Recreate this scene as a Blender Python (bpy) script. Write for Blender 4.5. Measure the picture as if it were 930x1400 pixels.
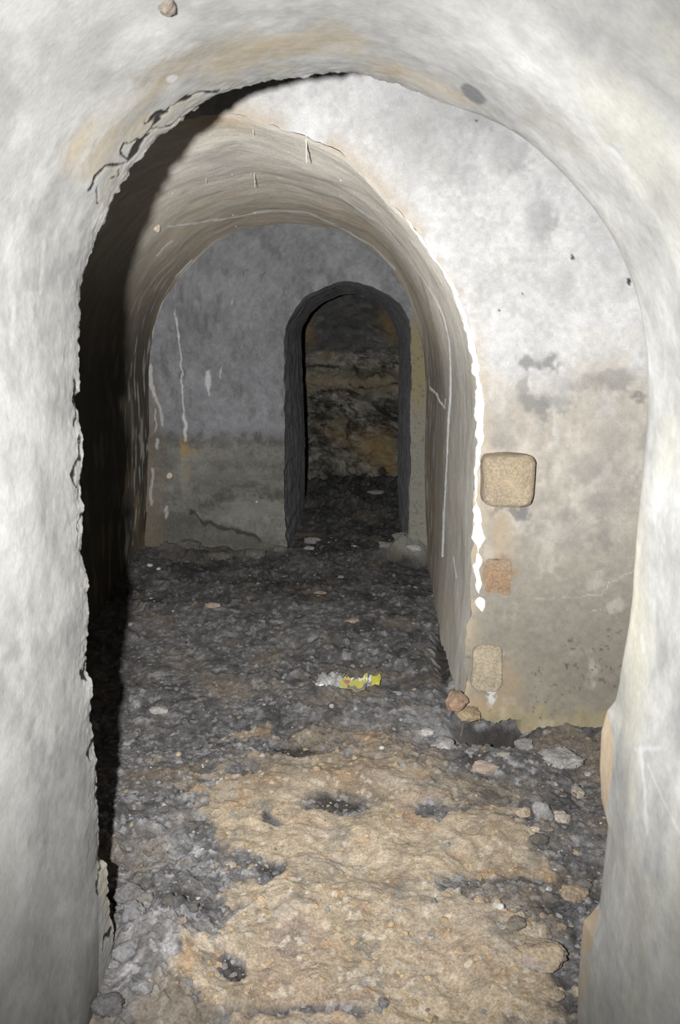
import bpy, bmesh, math, random
import numpy as np
from mathutils import Vector

# ------------------------------------------------------------------ camera, world, flash
SC = bpy.context.scene
for o in list(bpy.data.objects):
    bpy.data.objects.remove(o)
COL = SC.collection

W, H = 930.0, 1400.0
F = 1100.0
PITCH = math.radians(11.7)
YAW = math.radians(2.04)
CAM = np.array([0.0, 0.0, 1.43])
cam_d = bpy.data.cameras.new('camera')
cam = bpy.data.objects.new('camera', cam_d)
COL.objects.link(cam)
cam.location = CAM
cam.rotation_euler = (math.pi / 2 - PITCH, 0, YAW)
cam_d.sensor_fit = 'VERTICAL'
cam_d.sensor_height = 23.6
cam_d.lens = F * 23.6 / H
cam_d.clip_start = 0.02
cam_d.dof.use_dof = True
cam_d.dof.focus_distance = 3.6
cam_d.dof.aperture_fstop = 7.0
SC.camera = cam

SC.view_settings.view_transform = 'Standard'
SC.view_settings.look = 'None'
SC.view_settings.gamma = 1.0
SC.view_settings.use_curve_mapping = False
SC.view_settings.exposure = 0.0

world = bpy.data.worlds.new('world')
SC.world = world
world.use_nodes = True
world.node_tree.nodes['Background'].inputs[0].default_value = (0.9, 0.95, 1.0, 1)
world.node_tree.nodes['Background'].inputs[1].default_value = 0.0005

# the camera's flash, left of the lens (portrait grip)
fl_d = bpy.data.lights.new('camera_flash', 'SPOT')
fl_d.energy = 430.0
fl_d.shadow_soft_size = 0.015
fl_d.spot_size = math.radians(96)
fl_d.spot_blend = 1.0
fl_d.color = (1.0, 0.995, 0.985)
fl = bpy.data.objects.new('camera_flash', fl_d)
COL.objects.link(fl)
fl.location = (-0.15, 0.02, 1.44)
fl.rotation_euler = (math.pi / 2 - math.radians(9.5), 0, math.radians(1.0))

# ------------------------------------------------------------------ numbers
rt = np.array([math.cos(YAW), math.sin(YAW), 0])
fw = np.array([-math.sin(YAW) * math.cos(PITCH), math.cos(YAW) * math.cos(PITCH), -math.sin(PITCH)])
up = np.cross(rt, fw)


def ray(px, py):
    px = np.asarray(px, float); py = np.asarray(py, float)
    return (px[..., None] - W / 2) / F * rt - (py[..., None] - H / 2) / F * up + fw


def on_depth(px, py, Y):
    """where the sight line through a photo pixel meets the vertical plane at distance Y"""
    d = ray(px, py)
    return CAM + d * (np.asarray(Y) / d[..., 1])[..., None]


def on_floor(px, py, z=0.0):
    d = ray(px, py)
    return CAM + d * ((z - CAM[2]) / d[..., 2])[..., None]


def to_px(P):
    q = P - CAM
    zz = np.maximum(q @ fw, 1e-3)
    return W / 2 + F * (q @ rt) / zz, H / 2 - F * (q @ up) / zz


def lin(r, g, b):
    c = np.array([r, g, b]) / 255.0
    return np.where(c <= 0.04045, c / 12.92, ((c + 0.055) / 1.055) ** 2.4)


def smooth(a, b, x):
    t = np.clip((x - a) / (b - a), 0, 1)
    return t * t * (3 - 2 * t)


def _h(ix, iy, iz, s):
    n = (ix * 374761393 + iy * 668265263 + iz * 1274126177 + s * 974634777) & 0xFFFFFFFF
    n = ((n ^ (n >> 13)) * 1274126177) & 0xFFFFFFFF
    n = ((n ^ (n >> 16)) * 2246822519) & 0xFFFFFFFF
    return ((n ^ (n >> 15)) & 0xFFFFFF) / float(0xFFFFFF)


def vnoise(x, y, z, s=0):
    ix = np.floor(x).astype(np.int64); iy = np.floor(y).astype(np.int64); iz = np.floor(z).astype(np.int64)
    fx = x - ix; fy = y - iy; fz = z - iz
    fx = fx * fx * fx * (fx * (fx * 6 - 15) + 10); fy = fy * fy * fy * (fy * (fy * 6 - 15) + 10); fz = fz * fz * (3 - 2 * fz)
    r = 0
    for dx in (0, 1):
        for dy in (0, 1):
            for dz in (0, 1):
                w = (fx if dx else 1 - fx) * (fy if dy else 1 - fy) * (fz if dz else 1 - fz)
                r = r + w * _h(ix + dx, iy + dy, iz + dz, s)
    return r * 2 - 1


def fbm(x, y, z, sc, octv=4, s=0, gain=0.5):
    x, y, z = np.broadcast_arrays(np.asarray(x, float), np.asarray(y, float), np.asarray(z, float))
    r = 0; a = 1.0; t = 0
    for k in range(octv):
        r = r + a * vnoise(x * sc + 17.3 * k, y * sc - 9.1 * k, z * sc + 5.7 * k, s + k)
        t += a; a *= gain; sc *= 2.03
    return r / t * 1.6


def worley(x, y, sc, s=0):
    """nearest-cell distance, second distance, and a random value of the cell"""
    x = x * sc; y = y * sc
    ix = np.floor(x).astype(np.int64); iy = np.floor(y).astype(np.int64)
    d1 = np.full(x.shape, 9.0); d2 = np.full(x.shape, 9.0); cid = np.zeros(x.shape)
    for dx in (-1, 0, 1):
        for dy in (-1, 0, 1):
            cx = ix + dx; cy = iy + dy
            px = cx + _h(cx, cy, cx * 0, s); py = cy + _h(cx, cy, cx * 0 + 1, s)
            d = np.hypot(px - x, py - y)
            v = _h(cx, cy, cx * 0 + 2, s)
            n1 = d < d1
            d2 = np.where(n1, d1, np.minimum(d2, d))
            cid = np.where(n1, v, cid)
            d1 = np.where(n1, d, d1)
    return d1, d2, cid


def blob(u, v, cx, cy, rx, ry, ang=0.0):
    a = math.radians(ang); c, s = math.cos(a), math.sin(a)
    dx = u - cx; dy = v - cy
    p = (dx * c + dy * s) / rx; q = (-dx * s + dy * c) / ry
    return np.exp(-(p * p + q * q) * 0.9)


def dist_poly(u, v, pts):
    best = np.full(np.shape(u), 1e9)
    pts = np.asarray(pts, float)
    x0, y0 = pts.min(0) - 40; x1, y1 = pts.max(0) + 40
    m = (u > x0) & (u < x1) & (v > y0) & (v < y1)
    if not m.any():
        return best
    uu = u[m]; vv = v[m]; b = np.full(uu.shape, 1e9)
    for (ax, ay), (bx, by) in zip(pts[:-1], pts[1:]):
        L = (bx - ax) ** 2 + (by - ay) ** 2 + 1e-9
        t = np.clip(((uu - ax) * (bx - ax) + (vv - ay) * (by - ay)) / L, 0, 1)
        b = np.minimum(b, np.hypot(uu - ax - t * (bx - ax), vv - ay - t * (by - ay)))
    best[m] = b
    return best


def line_mask(u, v, pts, w):
    return 1 - smooth(w * 0.5, w * 1.3, dist_poly(u, v, pts))


def mixc(c, col, m):
    return c + (np.asarray(col) - c) * np.clip(m, 0, 1)[..., None]


def resample(pts, n):
    pts = np.asarray(pts, float)
    d = np.r_[0, np.cumsum(np.linalg.norm(np.diff(pts, axis=0), axis=1))]
    s = np.linspace(0, d[-1], n)
    return np.stack([np.interp(s, d, pts[:, k]) for k in range(pts.shape[1])], 1)


def soften(P, k, it=1):
    ker = np.hanning(2 * k + 3)[1:-1]; ker /= ker.sum()
    for _ in range(it):
        Q = np.concatenate([2 * P[:1] - P[k:0:-1], P, 2 * P[-1:] - P[-2:-k - 2:-1]])
        P = np.stack([np.convolve(Q[:, j], ker, 'valid') for j in range(P.shape[1])], 1)
    return P


def normals2(P):
    t = np.gradient(P, axis=0)
    t /= np.linalg.norm(t, axis=1)[:, None] + 1e-9
    return np.stack([-t[:, 1], t[:, 0]], 1)      # for a profile running left foot -> crown -> right foot: outward


# ------------------------------------------------------------------ materials
def material(name, drough=1.0, rough=0.9, spec=0.2, fine=120.0, amt=0.12, bump=0.004, bscale=160.0, base=None, metal=0.0):
    m = bpy.data.materials.new(name); m.use_nodes = True
    nt = m.node_tree; N = nt.nodes; L = nt.links
    b = N['Principled BSDF']
    b.inputs['Roughness'].default_value = rough
    b.inputs['Specular IOR Level'].default_value = spec
    b.inputs['Metallic'].default_value = metal
    b.inputs['Diffuse Roughness'].default_value = drough if metal == 0 else 0.0
    tc = N.new('ShaderNodeNewGeometry')
    if base is None:
        at = N.new('ShaderNodeAttribute'); at.attribute_name = 'Col'; src = at.outputs['Color']
    else:
        rgb = N.new('ShaderNodeRGB'); rgb.outputs[0].default_value = (*base, 1); src = rgb.outputs[0]
    n1 = N.new('ShaderNodeTexNoise'); n1.inputs['Scale'].default_value = fine; n1.inputs['Detail'].default_value = 4
    n1.inputs['Roughness'].default_value = 0.65
    L.new(tc.outputs['Position'], n1.inputs['Vector'])
    mr = N.new('ShaderNodeMapRange')
    mr.inputs['From Min'].default_value = 0.25; mr.inputs['From Max'].default_value = 0.75
    mr.inputs['To Min'].default_value = 1 - amt; mr.inputs['To Max'].default_value = 1 + amt
    L.new(n1.outputs['Fac'], mr.inputs['Value'])
    mx = N.new('ShaderNodeVectorMath'); mx.operation = 'SCALE'
    L.new(src, mx.inputs[0]); L.new(mr.outputs['Result'], mx.inputs['Scale'])
    L.new(mx.outputs['Vector'], b.inputs['Base Color'])
    if bump > 0:
        n2 = N.new('ShaderNodeTexNoise'); n2.inputs['Scale'].default_value = bscale; n2.inputs['Detail'].default_value = 5
        n2.inputs['Roughness'].default_value = 0.6
        L.new(tc.outputs['Position'], n2.inputs['Vector'])
        bp = N.new('ShaderNodeBump'); bp.inputs['Strength'].default_value = 1.0; bp.inputs['Distance'].default_value = bump
        L.new(n2.outputs['Fac'], bp.inputs['Height']); L.new(bp.outputs['Normal'], b.inputs['Normal'])
    return m


M_NEAR = material('near_plaster', drough=0.2, fine=90, amt=0.10, bump=0.0007, bscale=120)
M_FACE = material('face_plaster', fine=140, amt=0.09, bump=0.004, bscale=150)
M_VAULT = material('vault_plaster', fine=70, amt=0.10, bump=0.004, bscale=110)
M_BACK = material('back_plaster', fine=90, amt=0.14, bump=0.004, bscale=120)
M_ROCK = material('bare_rock', fine=60, amt=0.3, bump=0.012, bscale=50)
M_FLOOR = material('earth_floor', fine=150, amt=0.45, bump=0.007, bscale=230, spec=0.25, rough=0.8)
M_STONE = material('stone', fine=120, amt=0.38, bump=0.012, bscale=130)
M_CRUST = material('mineral_crust', fine=130, amt=0.05, bump=0.004, bscale=120)
M_STRAW = material('calcite_straw', base=(0.85, 0.83, 0.78), amt=0.05, bump=0.0, rough=0.5, spec=0.5)
M_NODULE = material('wet_nodule_and_glint', base=(0.95, 0.82, 0.68), amt=0.1, bump=0.0, rough=0.25, spec=0.6)  # base near white, standing in for the bright glint on the back wall
M_WRAP = material('printed_film', fine=300, amt=0.05, bump=0.0, rough=0.32, spec=0.6)
M_CLEAR = material('crumpled_foil', base=(0.62, 0.62, 0.6), fine=300, amt=0.15, bump=0.0, rough=0.3, spec=0.8, metal=0.25)


# ------------------------------------------------------------------ builders
def mesh_from(name, V, Fc, mat, col=None, parent=None, smooth_sh=True):
    me = bpy.data.meshes.new(name)
    V = np.asarray(V, np.float32).reshape(-1, 3)
    Fc = np.asarray(Fc, np.int32)
    n = Fc.shape[1]
    me.vertices.add(len(V)); me.vertices.foreach_set('co', V.ravel())
    me.loops.add(Fc.size); me.loops.foreach_set('vertex_index', Fc.ravel())
    me.polygons.add(len(Fc))
    me.polygons.foreach_set('loop_start', np.arange(0, Fc.size, n, dtype=np.int32))
    me.polygons.foreach_set('loop_total', np.full(len(Fc), n, np.int32))
    me.update(calc_edges=True)
    me.polygons.foreach_set('use_smooth', np.full(len(Fc), smooth_sh))
    if col is not None:
        c = np.ones((len(V), 4), np.float32); c[:, :3] = np.clip(np.asarray(col).reshape(-1, 3), 0.0, 0.95)
        a = me.color_attributes.new('Col', 'FLOAT_COLOR', 'POINT'); a.data.foreach_set('color', c.ravel())
    me.materials.append(mat)
    o = bpy.data.objects.new(name, me); COL.objects.link(o)
    if parent is not None:
        o.parent = parent
    return o


def grid(name, P, mat, col, parent=None, flip=False, keep=None):
    a, b = P.shape[:2]
    idx = np.arange(a * b).reshape(a, b)
    q = np.stack([idx[:-1, :-1], idx[1:, :-1], idx[1:, 1:], idx[:-1, 1:]], -1).reshape(-1, 4)
    if keep is not None:
        q = q[keep.reshape(-1)]
    if flip:
        q = q[:, ::-1]
    return mesh_from(name, P, q, mat, col, parent)


def structure(o):
    o['kind'] = 'structure'
    return o


def tag(o, label, cat, group=None, kind=None):
    o['label'] = label; o['category'] = cat
    if group: o['group'] = group
    if kind: o['kind'] = kind
    return o


# ------------------------------------------------------------------ outlines measured from the photograph
Y_NEAR, Y_FACE, Y_BACK, Y_INNER, Y_ROCK = 1.60, 2.90, 5.45, 6.70, 8.50

near_left = [(146, 1560), (150, 1420), (153, 1348), (155, 1307), (157, 1274), (151, 1252), (148, 1222), (149, 1196), (146, 1180), (136, 1170), (135, 1118), (133, 1073),
             (133, 1036), (127, 1006), (123, 977), (127, 936), (118, 910), (118, 880), (121, 850), (121, 793), (116, 772), (111, 755), (113, 717),
             (115, 691), (109, 679), (110, 648), (114, 627), (114, 603), (109, 576), (103, 545), (110, 534), (109, 517), (109, 473), (109, 435),
             (111, 393), (116, 366), (128, 342), (132, 318), (144, 304), (150, 290), (160, 265), (172, 247), (180, 230), (200, 210),
             (215, 190), (240, 172), (260, 153), (290, 133), (300, 128), (350, 116), (370, 110), (417, 105), (440, 101), (465, 98), (495, 101)]
near_right = [(560, 116), (610, 134), (655, 155), (685, 177), (735, 214), (775, 250), (810, 290), (835, 325), (858, 372), (871, 420), (878, 470), (881, 530),
              (878, 585), (875, 628), (870, 681), (867, 730), (862, 788), (857, 830), (851, 878), (847, 931), (842, 957), (828, 972), (820, 1000),
              (818, 1052), (821, 1089), (828, 1112), (834, 1120), (831, 1149), (826, 1195), (821, 1235), (806, 1251), (796, 1259), (792, 1300), (789, 1345), (788, 1398), (787, 1560)]


def near_world(pts, Ys):
    pts = np.array(pts, float)
    P = on_depth(pts[:, 0], pts[:, 1], Ys)
    return P


nl = np.array(near_left, float); nr = np.array(near_right, float)
allp = np.concatenate([nl, nr])
ye = np.where(allp[:, 0] < 480, Y_NEAR, Y_NEAR - 0.10 * smooth(500, 860, allp[:, 0]))
# the foot of the right jamb keeps its distance although its outline leans in
ye[len(nl) + 12:] = Y_NEAR - 0.10
# on the right the outline one sees is the turn of the rounded arris, a little nearer than the edge itself
rr_px = (0.015 + 0.13 * smooth(510, 700, allp[:, 0]) * (.45 + .55 * smooth(760, 350, allp[:, 1]))) * (1 - .8 * smooth(760, 930, allp[:, 1])) * (np.arange(len(allp)) >= len(nl))
Pn = on_depth(allp[:, 0], allp[:, 1], ye - 0.66 * rr_px)
Pn[:, 1] = ye
Pn = resample(Pn, 1700)                       # X, Y(edge), Z along the profile
NS = len(Pn)

face_px = [(300, 152), (323, 154), (346, 161), (380, 172), (421, 187), (465, 207), (495, 230), (520, 258), (550, 295), (575, 325), (597, 358), (615, 391), (630, 425),
           (640, 460), (647, 491), (652, 525), (655, 566), (655, 600), (652, 650), (649, 700), (646, 760), (643, 830), (640, 880), (636, 940), (632, 985), (629, 1030)]
back_px = [(395, 305), (430, 307), (470, 318), (500, 333), (520, 350), (535, 364), (546, 381), (560, 405), (569, 429), (577, 460), (581, 484), (584, 525), (584, 597),
           (583, 663), (582, 753), (581, 790)]
back_left_px = [(395, 305), (369, 307.5), (341, 311), (321, 318), (293, 332), (269, 354), (242, 383), (224, 411), (214, 435), (209, 459), (205, 486), (203, 517), (204, 569),
                (204, 620), (201, 689), (195, 765), (192, 800)]
door_out = [(394, 790), (393, 753), (391, 715), (389, 600), (389, 449), (398, 432), (415, 408), (436, 394), (460, 387), (480, 385), (504, 389), (529, 401), (549, 418), (560, 437), (563, 456),
            (562, 532), (561, 597), (560, 646), (557, 725), (556, 790)]
door_in = [(416, 725), (416, 698), (417, 663), (417, 597), (415, 553), (413, 504), (412, 463), (412, 449), (425, 427), (439, 415), (463, 403), (491, 401), (515, 410), (532, 429), (542, 449),
           (546, 473), (545, 532), (544, 597), (544, 663), (546, 725)]


def prof(px, Y, n, soft=0):
    a = np.array(px, float)
    P = on_depth(a[:, 0], a[:, 1], np.full(len(a), Y))[:, [0, 2]]
    P = resample(P, n)
    if soft:
        P = soften(P, soft)
    return P


fr = prof(face_px, Y_FACE, 500, 14)
br = prof(back_px, Y_BACK, 500, 10)
bl = prof(back_left_px, Y_BACK, 500, 10)
crown_x = fr[0, 0]
flp = fr * 1.0; flp[:, 0] = 2 * crown_x - fr[:, 0]             # left half of the opening mirrors the right
FRONT = np.concatenate([flp[::-1][:-1], fr])                   # left foot .. crown .. right foot
BACK = np.concatenate([bl[::-1][:-1], br])
DOUT = prof(door_out, Y_BACK, 520, 8)
DIN = prof(door_in, Y_INNER, 520, 8)

# ------------------------------------------------------------------ the near arch (where the photographer stands)
Xp = Pn[:, [0, 2]]
edgeY = Pn[:, 1]
sm = soften(Xp, 45, 2)
_rs = smooth(1.0, 0.7, Xp[:, 1]) * (Xp[:, 0] > 0)
sm = sm + (soften(Xp, 110, 2) - sm) * _rs[:, None]
nrm = normals2(sm)
rng = np.random.RandomState(4)
sarc = np.r_[0, np.cumsum(np.linalg.norm(np.diff(Xp, axis=0), axis=1))]
t1 = np.linspace(0, 0.33, 120)
t2 = 0.33 + (np.linspace(0, 1, 70)[1:] ** 1.5) * 2.6
T = np.r_[t1, t2]
S, TT = np.meshgrid(sarc, T, indexing='ij')
side = smooth(510, 700, np.interp(sarc, sarc, to_px(np.stack([Xp[:, 0], edgeY, Xp[:, 1]], 1))[0]))   # 0 left .. 1 right half
leftness = 1 - side
# ragged lip on the left, rounded arris on the right
lip = leftness * (0.0022 * fbm(sarc, 0 * sarc, 0 * sarc, 90, 4, 3, .7) + 0.003 * np.maximum(0, fbm(sarc, 0 * sarc, 0 * sarc, 30, 3, 9)))
k = np.exp(-TT / (0.03 + 0.03 * _rs[:, None]))
base2 = sm[:, None, :] * (1 - k[..., None]) + (Xp + nrm * lip[:, None])[:, None, :] * k[..., None]
R = 0.015 + 0.13 * side * (0.45 + 0.55 * smooth(1.9, 1.2, Xp[:, 1]) * 0 + 0.55 * smooth(1.0, 1.6, Xp[:, 1]))
Rr = (R * side)[:, None]
rnd = np.where(TT < Rr, Rr - np.sqrt(np.maximum(Rr ** 2 - (Rr - TT) ** 2, 0)), 0) * 0.9
R = R * (1 - .8 * _rs); Rr = (R * side)[:, None]
rnd = np.where(TT < Rr, Rr - np.sqrt(np.maximum(Rr ** 2 - (Rr - TT) ** 2, 0)), 0) * 0.9
yy = edgeY[:, None] - TT
wob = 0.014 * fbm(S, yy, 0, 2.3, 3, 21) * smooth(0.0, 0.25, TT) + 0.0013 * fbm(S, yy, 0, 9, 4, 22) + 0.0004 * fbm(S, yy, 0, 45, 3, 23)
flare = 0.03 * np.maximum(TT - 0.1, 0) + leftness[:, None] * np.exp(-TT / 0.05) * 0.0022 * fbm(S, edgeY[:, None] - TT, 0, 70, 4, 24, .65)
off = rnd + wob + flare
PX = base2[..., 0] + nrm[:, None, 0] * off
PZ = base2[..., 1] + nrm[:, None, 1] * off
Pnw = np.stack([PX, yy, PZ], -1)
u, v = to_px(Pnw)

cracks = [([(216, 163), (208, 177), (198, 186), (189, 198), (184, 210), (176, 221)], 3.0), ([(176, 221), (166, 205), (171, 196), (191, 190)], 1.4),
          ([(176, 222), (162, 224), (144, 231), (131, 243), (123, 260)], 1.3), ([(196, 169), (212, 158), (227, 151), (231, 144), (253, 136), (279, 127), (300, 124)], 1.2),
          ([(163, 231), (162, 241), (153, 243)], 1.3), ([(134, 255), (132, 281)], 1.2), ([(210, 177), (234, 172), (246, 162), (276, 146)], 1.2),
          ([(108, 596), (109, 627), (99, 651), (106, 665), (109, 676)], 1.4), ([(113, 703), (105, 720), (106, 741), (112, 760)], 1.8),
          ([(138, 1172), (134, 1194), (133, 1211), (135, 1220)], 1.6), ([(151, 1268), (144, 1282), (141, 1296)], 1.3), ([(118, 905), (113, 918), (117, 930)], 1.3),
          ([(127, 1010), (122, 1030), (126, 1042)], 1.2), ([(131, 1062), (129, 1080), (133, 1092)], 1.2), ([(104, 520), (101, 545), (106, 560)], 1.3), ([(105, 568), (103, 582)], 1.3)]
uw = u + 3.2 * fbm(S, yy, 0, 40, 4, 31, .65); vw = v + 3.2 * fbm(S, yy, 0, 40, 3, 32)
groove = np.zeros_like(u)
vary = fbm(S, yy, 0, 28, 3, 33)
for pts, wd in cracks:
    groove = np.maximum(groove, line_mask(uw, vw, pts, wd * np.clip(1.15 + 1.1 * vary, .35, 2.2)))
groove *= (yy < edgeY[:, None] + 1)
off2 = groove * 0.002
Pnw[..., 0] += nrm[:, None, 0] * off2
Pnw[..., 2] += nrm[:, None, 1] * off2

# colour of the near plaster
big = fbm(S, yy * 1.4, 0, 3.0, 4, 41); mid = fbm(S, yy, 0, 11, 4, 42); fin = fbm(S, yy, 0, 40, 3, 43)
c = np.tile(np.array([0.60, 0.595, 0.575]), u.shape + (1,))
c = c * (1 + 0.15 * big + 0.15 * mid + 0.10 * fin)[..., None]
och = smooth(0.05, 0.6, fbm(S, yy, 0, 7, 4, 45)) * np.exp(-((TT - 0.16) / 0.13) ** 2) * smooth(1.3, 1.75, PZ) * (0.25 + .75 * leftness[:, None])
c = mixc(c, (0.62, 0.53, 0.38), och * 0.65)
for b in [(180, 140, 70, 14, -35, .5), (105, 210, 30, 14, -60, .5), (330, 75, 90, 12, -12, .5), (560, 105, 60, 10, 22, .6), (620, 128, 30, 5, 30, .5)]:
    c = mixc(c, (0.72, 0.56, 0.34), blob(u, v, *b[:5]) * b[5] * (0.6 + 0.6 * fbm(S, yy, 0, 14, 3, 47)))
c = mixc(c, (0.74, 0.73, 0.71), smooth(0.1, 0.7, fbm(S, yy, 0, 16, 4, 46)) * 0.6 * leftness[:, None])
c = mixc(c, (0.66, 0.65, 0.56), smooth(0.0, 0.6, fbm(S * 0.7, yy, 0, 9, 4, 48)) * 0.55 * side[:, None])
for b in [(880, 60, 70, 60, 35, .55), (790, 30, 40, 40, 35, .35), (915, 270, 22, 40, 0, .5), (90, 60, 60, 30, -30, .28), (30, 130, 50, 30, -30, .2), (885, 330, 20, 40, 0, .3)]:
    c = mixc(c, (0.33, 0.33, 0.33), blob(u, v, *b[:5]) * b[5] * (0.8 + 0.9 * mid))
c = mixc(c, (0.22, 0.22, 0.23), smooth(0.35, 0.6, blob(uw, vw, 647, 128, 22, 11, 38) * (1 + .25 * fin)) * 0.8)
c = mixc(c, (0.9, 0.89, 0.87), smooth(0.45, 0.6, blob(uw, vw, 236, 108, 9, 5, -25)))
# grey-brown, darker towards the left foot
c = mixc(c, (0.26, 0.25, 0.23), np.clip((0.75 - PZ) / 0.75, 0, 1) ** 1.1 * leftness[:, None] * (0.75 + 0.5 * mid) * (u < 135))
c = mixc(c, (0.50, 0.50, 0.47), np.clip((0.6 - PZ) / 0.5, 0, 1) * side[:, None] * (0.5 + 0.6 * mid))
# exposed cream render: a loose flake low on the left lip and two broken edges of the right jamb
flake = smooth(0.3, 0.6, blob(u, v, 144, 1205, 10, 42, -8) + blob(u, v, 154, 1270, 8, 30) * .6) * leftness[:, None] * (TT < 0.12)
c = mixc(c, (0.72, 0.66, 0.54), flake * 0.85)
rj = side[:, None] * ((u < 851) & (v > 955) & (v < 1116) & (u < 828 + 12 * np.sin((v - 955) / 160 * 3.14) + 3 * mid) | (v > 1243) & (u < 822 - (v - 1243) * 0.2 + 4 * mid) & (v < 1420))
c = mixc(c, (0.64, 0.51, 0.36), np.where(v > 1300, 0.45, 0.95) * rj)
c = mixc(c, (0.74, 0.70, 0.56), side[:, None] * blob(u, v, 868, 800, 12, 200) * 0.7)
# pale scratches on the right jamb
for pts, wd in [([(870, 1025), (900, 1023)], 4), ([(877, 1030), (882, 1085), (885, 1140)], 2.2), ([(886, 1045), (905, 1090), (930, 1140)], 1.6), ([(842, 1180), (838, 1200)], 1)]:
    c = mixc(c, (0.86, 0.87, 0.88), line_mask(u, v, pts, wd * (1 + .5 * fin)) * 0.4)
for pts in [([(20, 410), (16, 470)]), ([(60, 330), (55, 400)]), ([(878, 870), (880, 890)]), ([(700, 240), (760, 300)])]:
    c = mixc(c, (0.82, 0.81, 0.78), line_mask(u, v, pts, 3) * 0.35)
c = c * (0.52 - 0.08 * smooth(1.55, 1.95, PZ) - 0.06 * leftness[:, None] + .07 * side[:, None] * smooth(1.5, .9, PZ))[..., None]  # flash brightness evened out in the colour: top and left down, lower right up
c = c * (1 + .16 * side[:, None] * fbm(S * .35, yy, 3, 20, 4, 49))[..., None]
c_near = mixc(c, (0.02, 0.018, 0.016), groove)     # shade inside the open cracks, painted near black
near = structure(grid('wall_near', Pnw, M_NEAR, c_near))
# the chamber side of that wall
tb = np.r_[0, 0.004, 0.02, 0.08, 0.3, 0.8, 1.35]
edge0 = Pnw[:, 0, :]
ring = np.stack([edge0 + np.stack([nrm[:, 0] * t, 0 * nrm[:, 0], nrm[:, 1] * t], 1) for t in tb], 1)
ring[:, 1:, 1] += np.array([.001, .004, .012, .05, .1, .1])[None, :]
ring[:, 2:, 1] += 0.01 * fbm(ring[:, 2:, 0], ring[:, 2:, 2], 0, 30, 3, 51) * 0.4
structure(grid('wall_chamber', ring, M_NEAR, np.tile(np.array([0.10, 0.095, 0.09]), ring.shape[:2] + (1,)), flip=True))

# ------------------------------------------------------------------ the lit wall facing the camera
soft_front = soften(FRONT, 12)
nf = normals2(soft_front)
farc = np.r_[0, np.cumsum(np.linalg.norm(np.diff(FRONT, axis=0), axis=1))]
tf = np.r_[np.linspace(0, 0.05, 18), np.linspace(0.05, 0.75, 170)[1:], np.linspace(0.75, 2.2, 20)[1:]]
SF, TF = np.meshgrid(farc, tf, indexing='ij')
chip = 0.010 * fbm(farc, 0 * farc, 0 * farc, 14, 4, 60)
PXf = FRONT[:, None, 0] + nf[:, None, 0] * (TF + (chip[:, None] * np.exp(-TF / 0.03)))
PZf = FRONT[:, None, 1] + nf[:, None, 1] * (TF + (chip[:, None] * np.exp(-TF / 0.03)))
PYf = Y_FACE + 0.012 * np.exp(-TF / 0.012) + 0.006 * fbm(PXf, PZf, 0, 4, 3, 61) + 0.003 * fbm(PXf, PZf, 0, 22, 4, 62) + 0.0012 * fbm(PXf, PZf, 0, 80, 2, 63)
_u, _v = to_px(np.stack([PXf, PYf, PZf], -1))
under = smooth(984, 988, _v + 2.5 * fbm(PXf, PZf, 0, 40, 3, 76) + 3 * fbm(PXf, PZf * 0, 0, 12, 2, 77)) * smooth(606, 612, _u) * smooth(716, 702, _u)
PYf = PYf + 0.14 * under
Pf = np.stack([PXf, PYf, PZf], -1)
u, v = to_px(Pf)
n1 = fbm(PXf, PZf, 1.3, 5, 5, 65); n2 = fbm(PXf, PZf, 2.7, 18, 4, 66); n3 = fbm(PXf, PZf, 4.1, 60, 3, 67)
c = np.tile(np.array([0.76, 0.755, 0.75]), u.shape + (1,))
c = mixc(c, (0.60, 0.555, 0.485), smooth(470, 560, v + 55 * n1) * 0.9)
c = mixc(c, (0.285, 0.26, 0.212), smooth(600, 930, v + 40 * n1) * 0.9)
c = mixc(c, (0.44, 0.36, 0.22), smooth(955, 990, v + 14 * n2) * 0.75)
c = mixc(c, (0.36, 0.34, 0.22), blob(u, v, 770, 985, 60, 14) * 0.5 * (0.8 + n2))
c = c * (1 + 0.10 * n1 + 0.09 * n2 + 0.08 * n3)[..., None]
c = mixc(c, (0.34, 0.32, 0.29), smooth(.25, .9, fbm(PXf, PZf * .6, 8, 9, 5, 74, .6)) * smooth(300, 560, v) * .4)
c = mixc(c, (0.85, 0.815, 0.75), smooth(.3, .9, fbm(PXf, PZf * .8, 6, 13, 5, 75, .6)) * .3)
uw = u + 9 * n2 + 4 * n3; vw = v + 9 * fbm(PXf, PZf, 7.7, 18, 4, 68) + 4 * n3
for b in [(722, 497, 14, 11, 0, .75), (750, 494, 15, 12, 0, .75), (716, 527, 10, 14, 20, .5), (727, 553, 24, 13, 30, .7), (757, 552, 20, 12, 0, .55), (768, 524, 16, 14, 0, .2),
          (805, 525, 30, 12, 0, .35), (845, 520, 22, 14, 0, .5), (872, 541, 12, 6, 0, .75), (798, 640, 22, 18, 20, .35), (815, 690, 18, 16, 0, .35), (775, 710, 16, 10, 0, .35),
          (690, 610, 20, 10, 0, .3), (675, 590, 15, 20, 0, .25), (785, 735, 22, 18, 0, .3), (828, 738, 8, 10, 0, .4), (640, 150, 60, 30, 30, .22), (700, 210, 30, 30, 30, .35), (740, 300, 18, 30, 0, .35),
          (600, 200, 60, 60, 0, .22), (790, 400, 40, 30, 0, .12), (560, 160, 60, 40, 0, .2), (840, 640, 30, 60, 0, .25), (716, 700, 10, 12, 0, 1), (695, 697, 26, 6, 0, .95), (735, 640, 6, 60, 0, .12)]:  # grey stains, plus the shadow painted under the square block
    c = mixc(c, (0.30, 0.29, 0.285), smooth(0.12, 0.75, blob(uw, vw, *b[:5])) * b[5])
c = mixc(c, (0.78, 0.74, 0.66), smooth(.3, .8, blob(uw, vw, 855, 490, 18, 14)) * .6)
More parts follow.
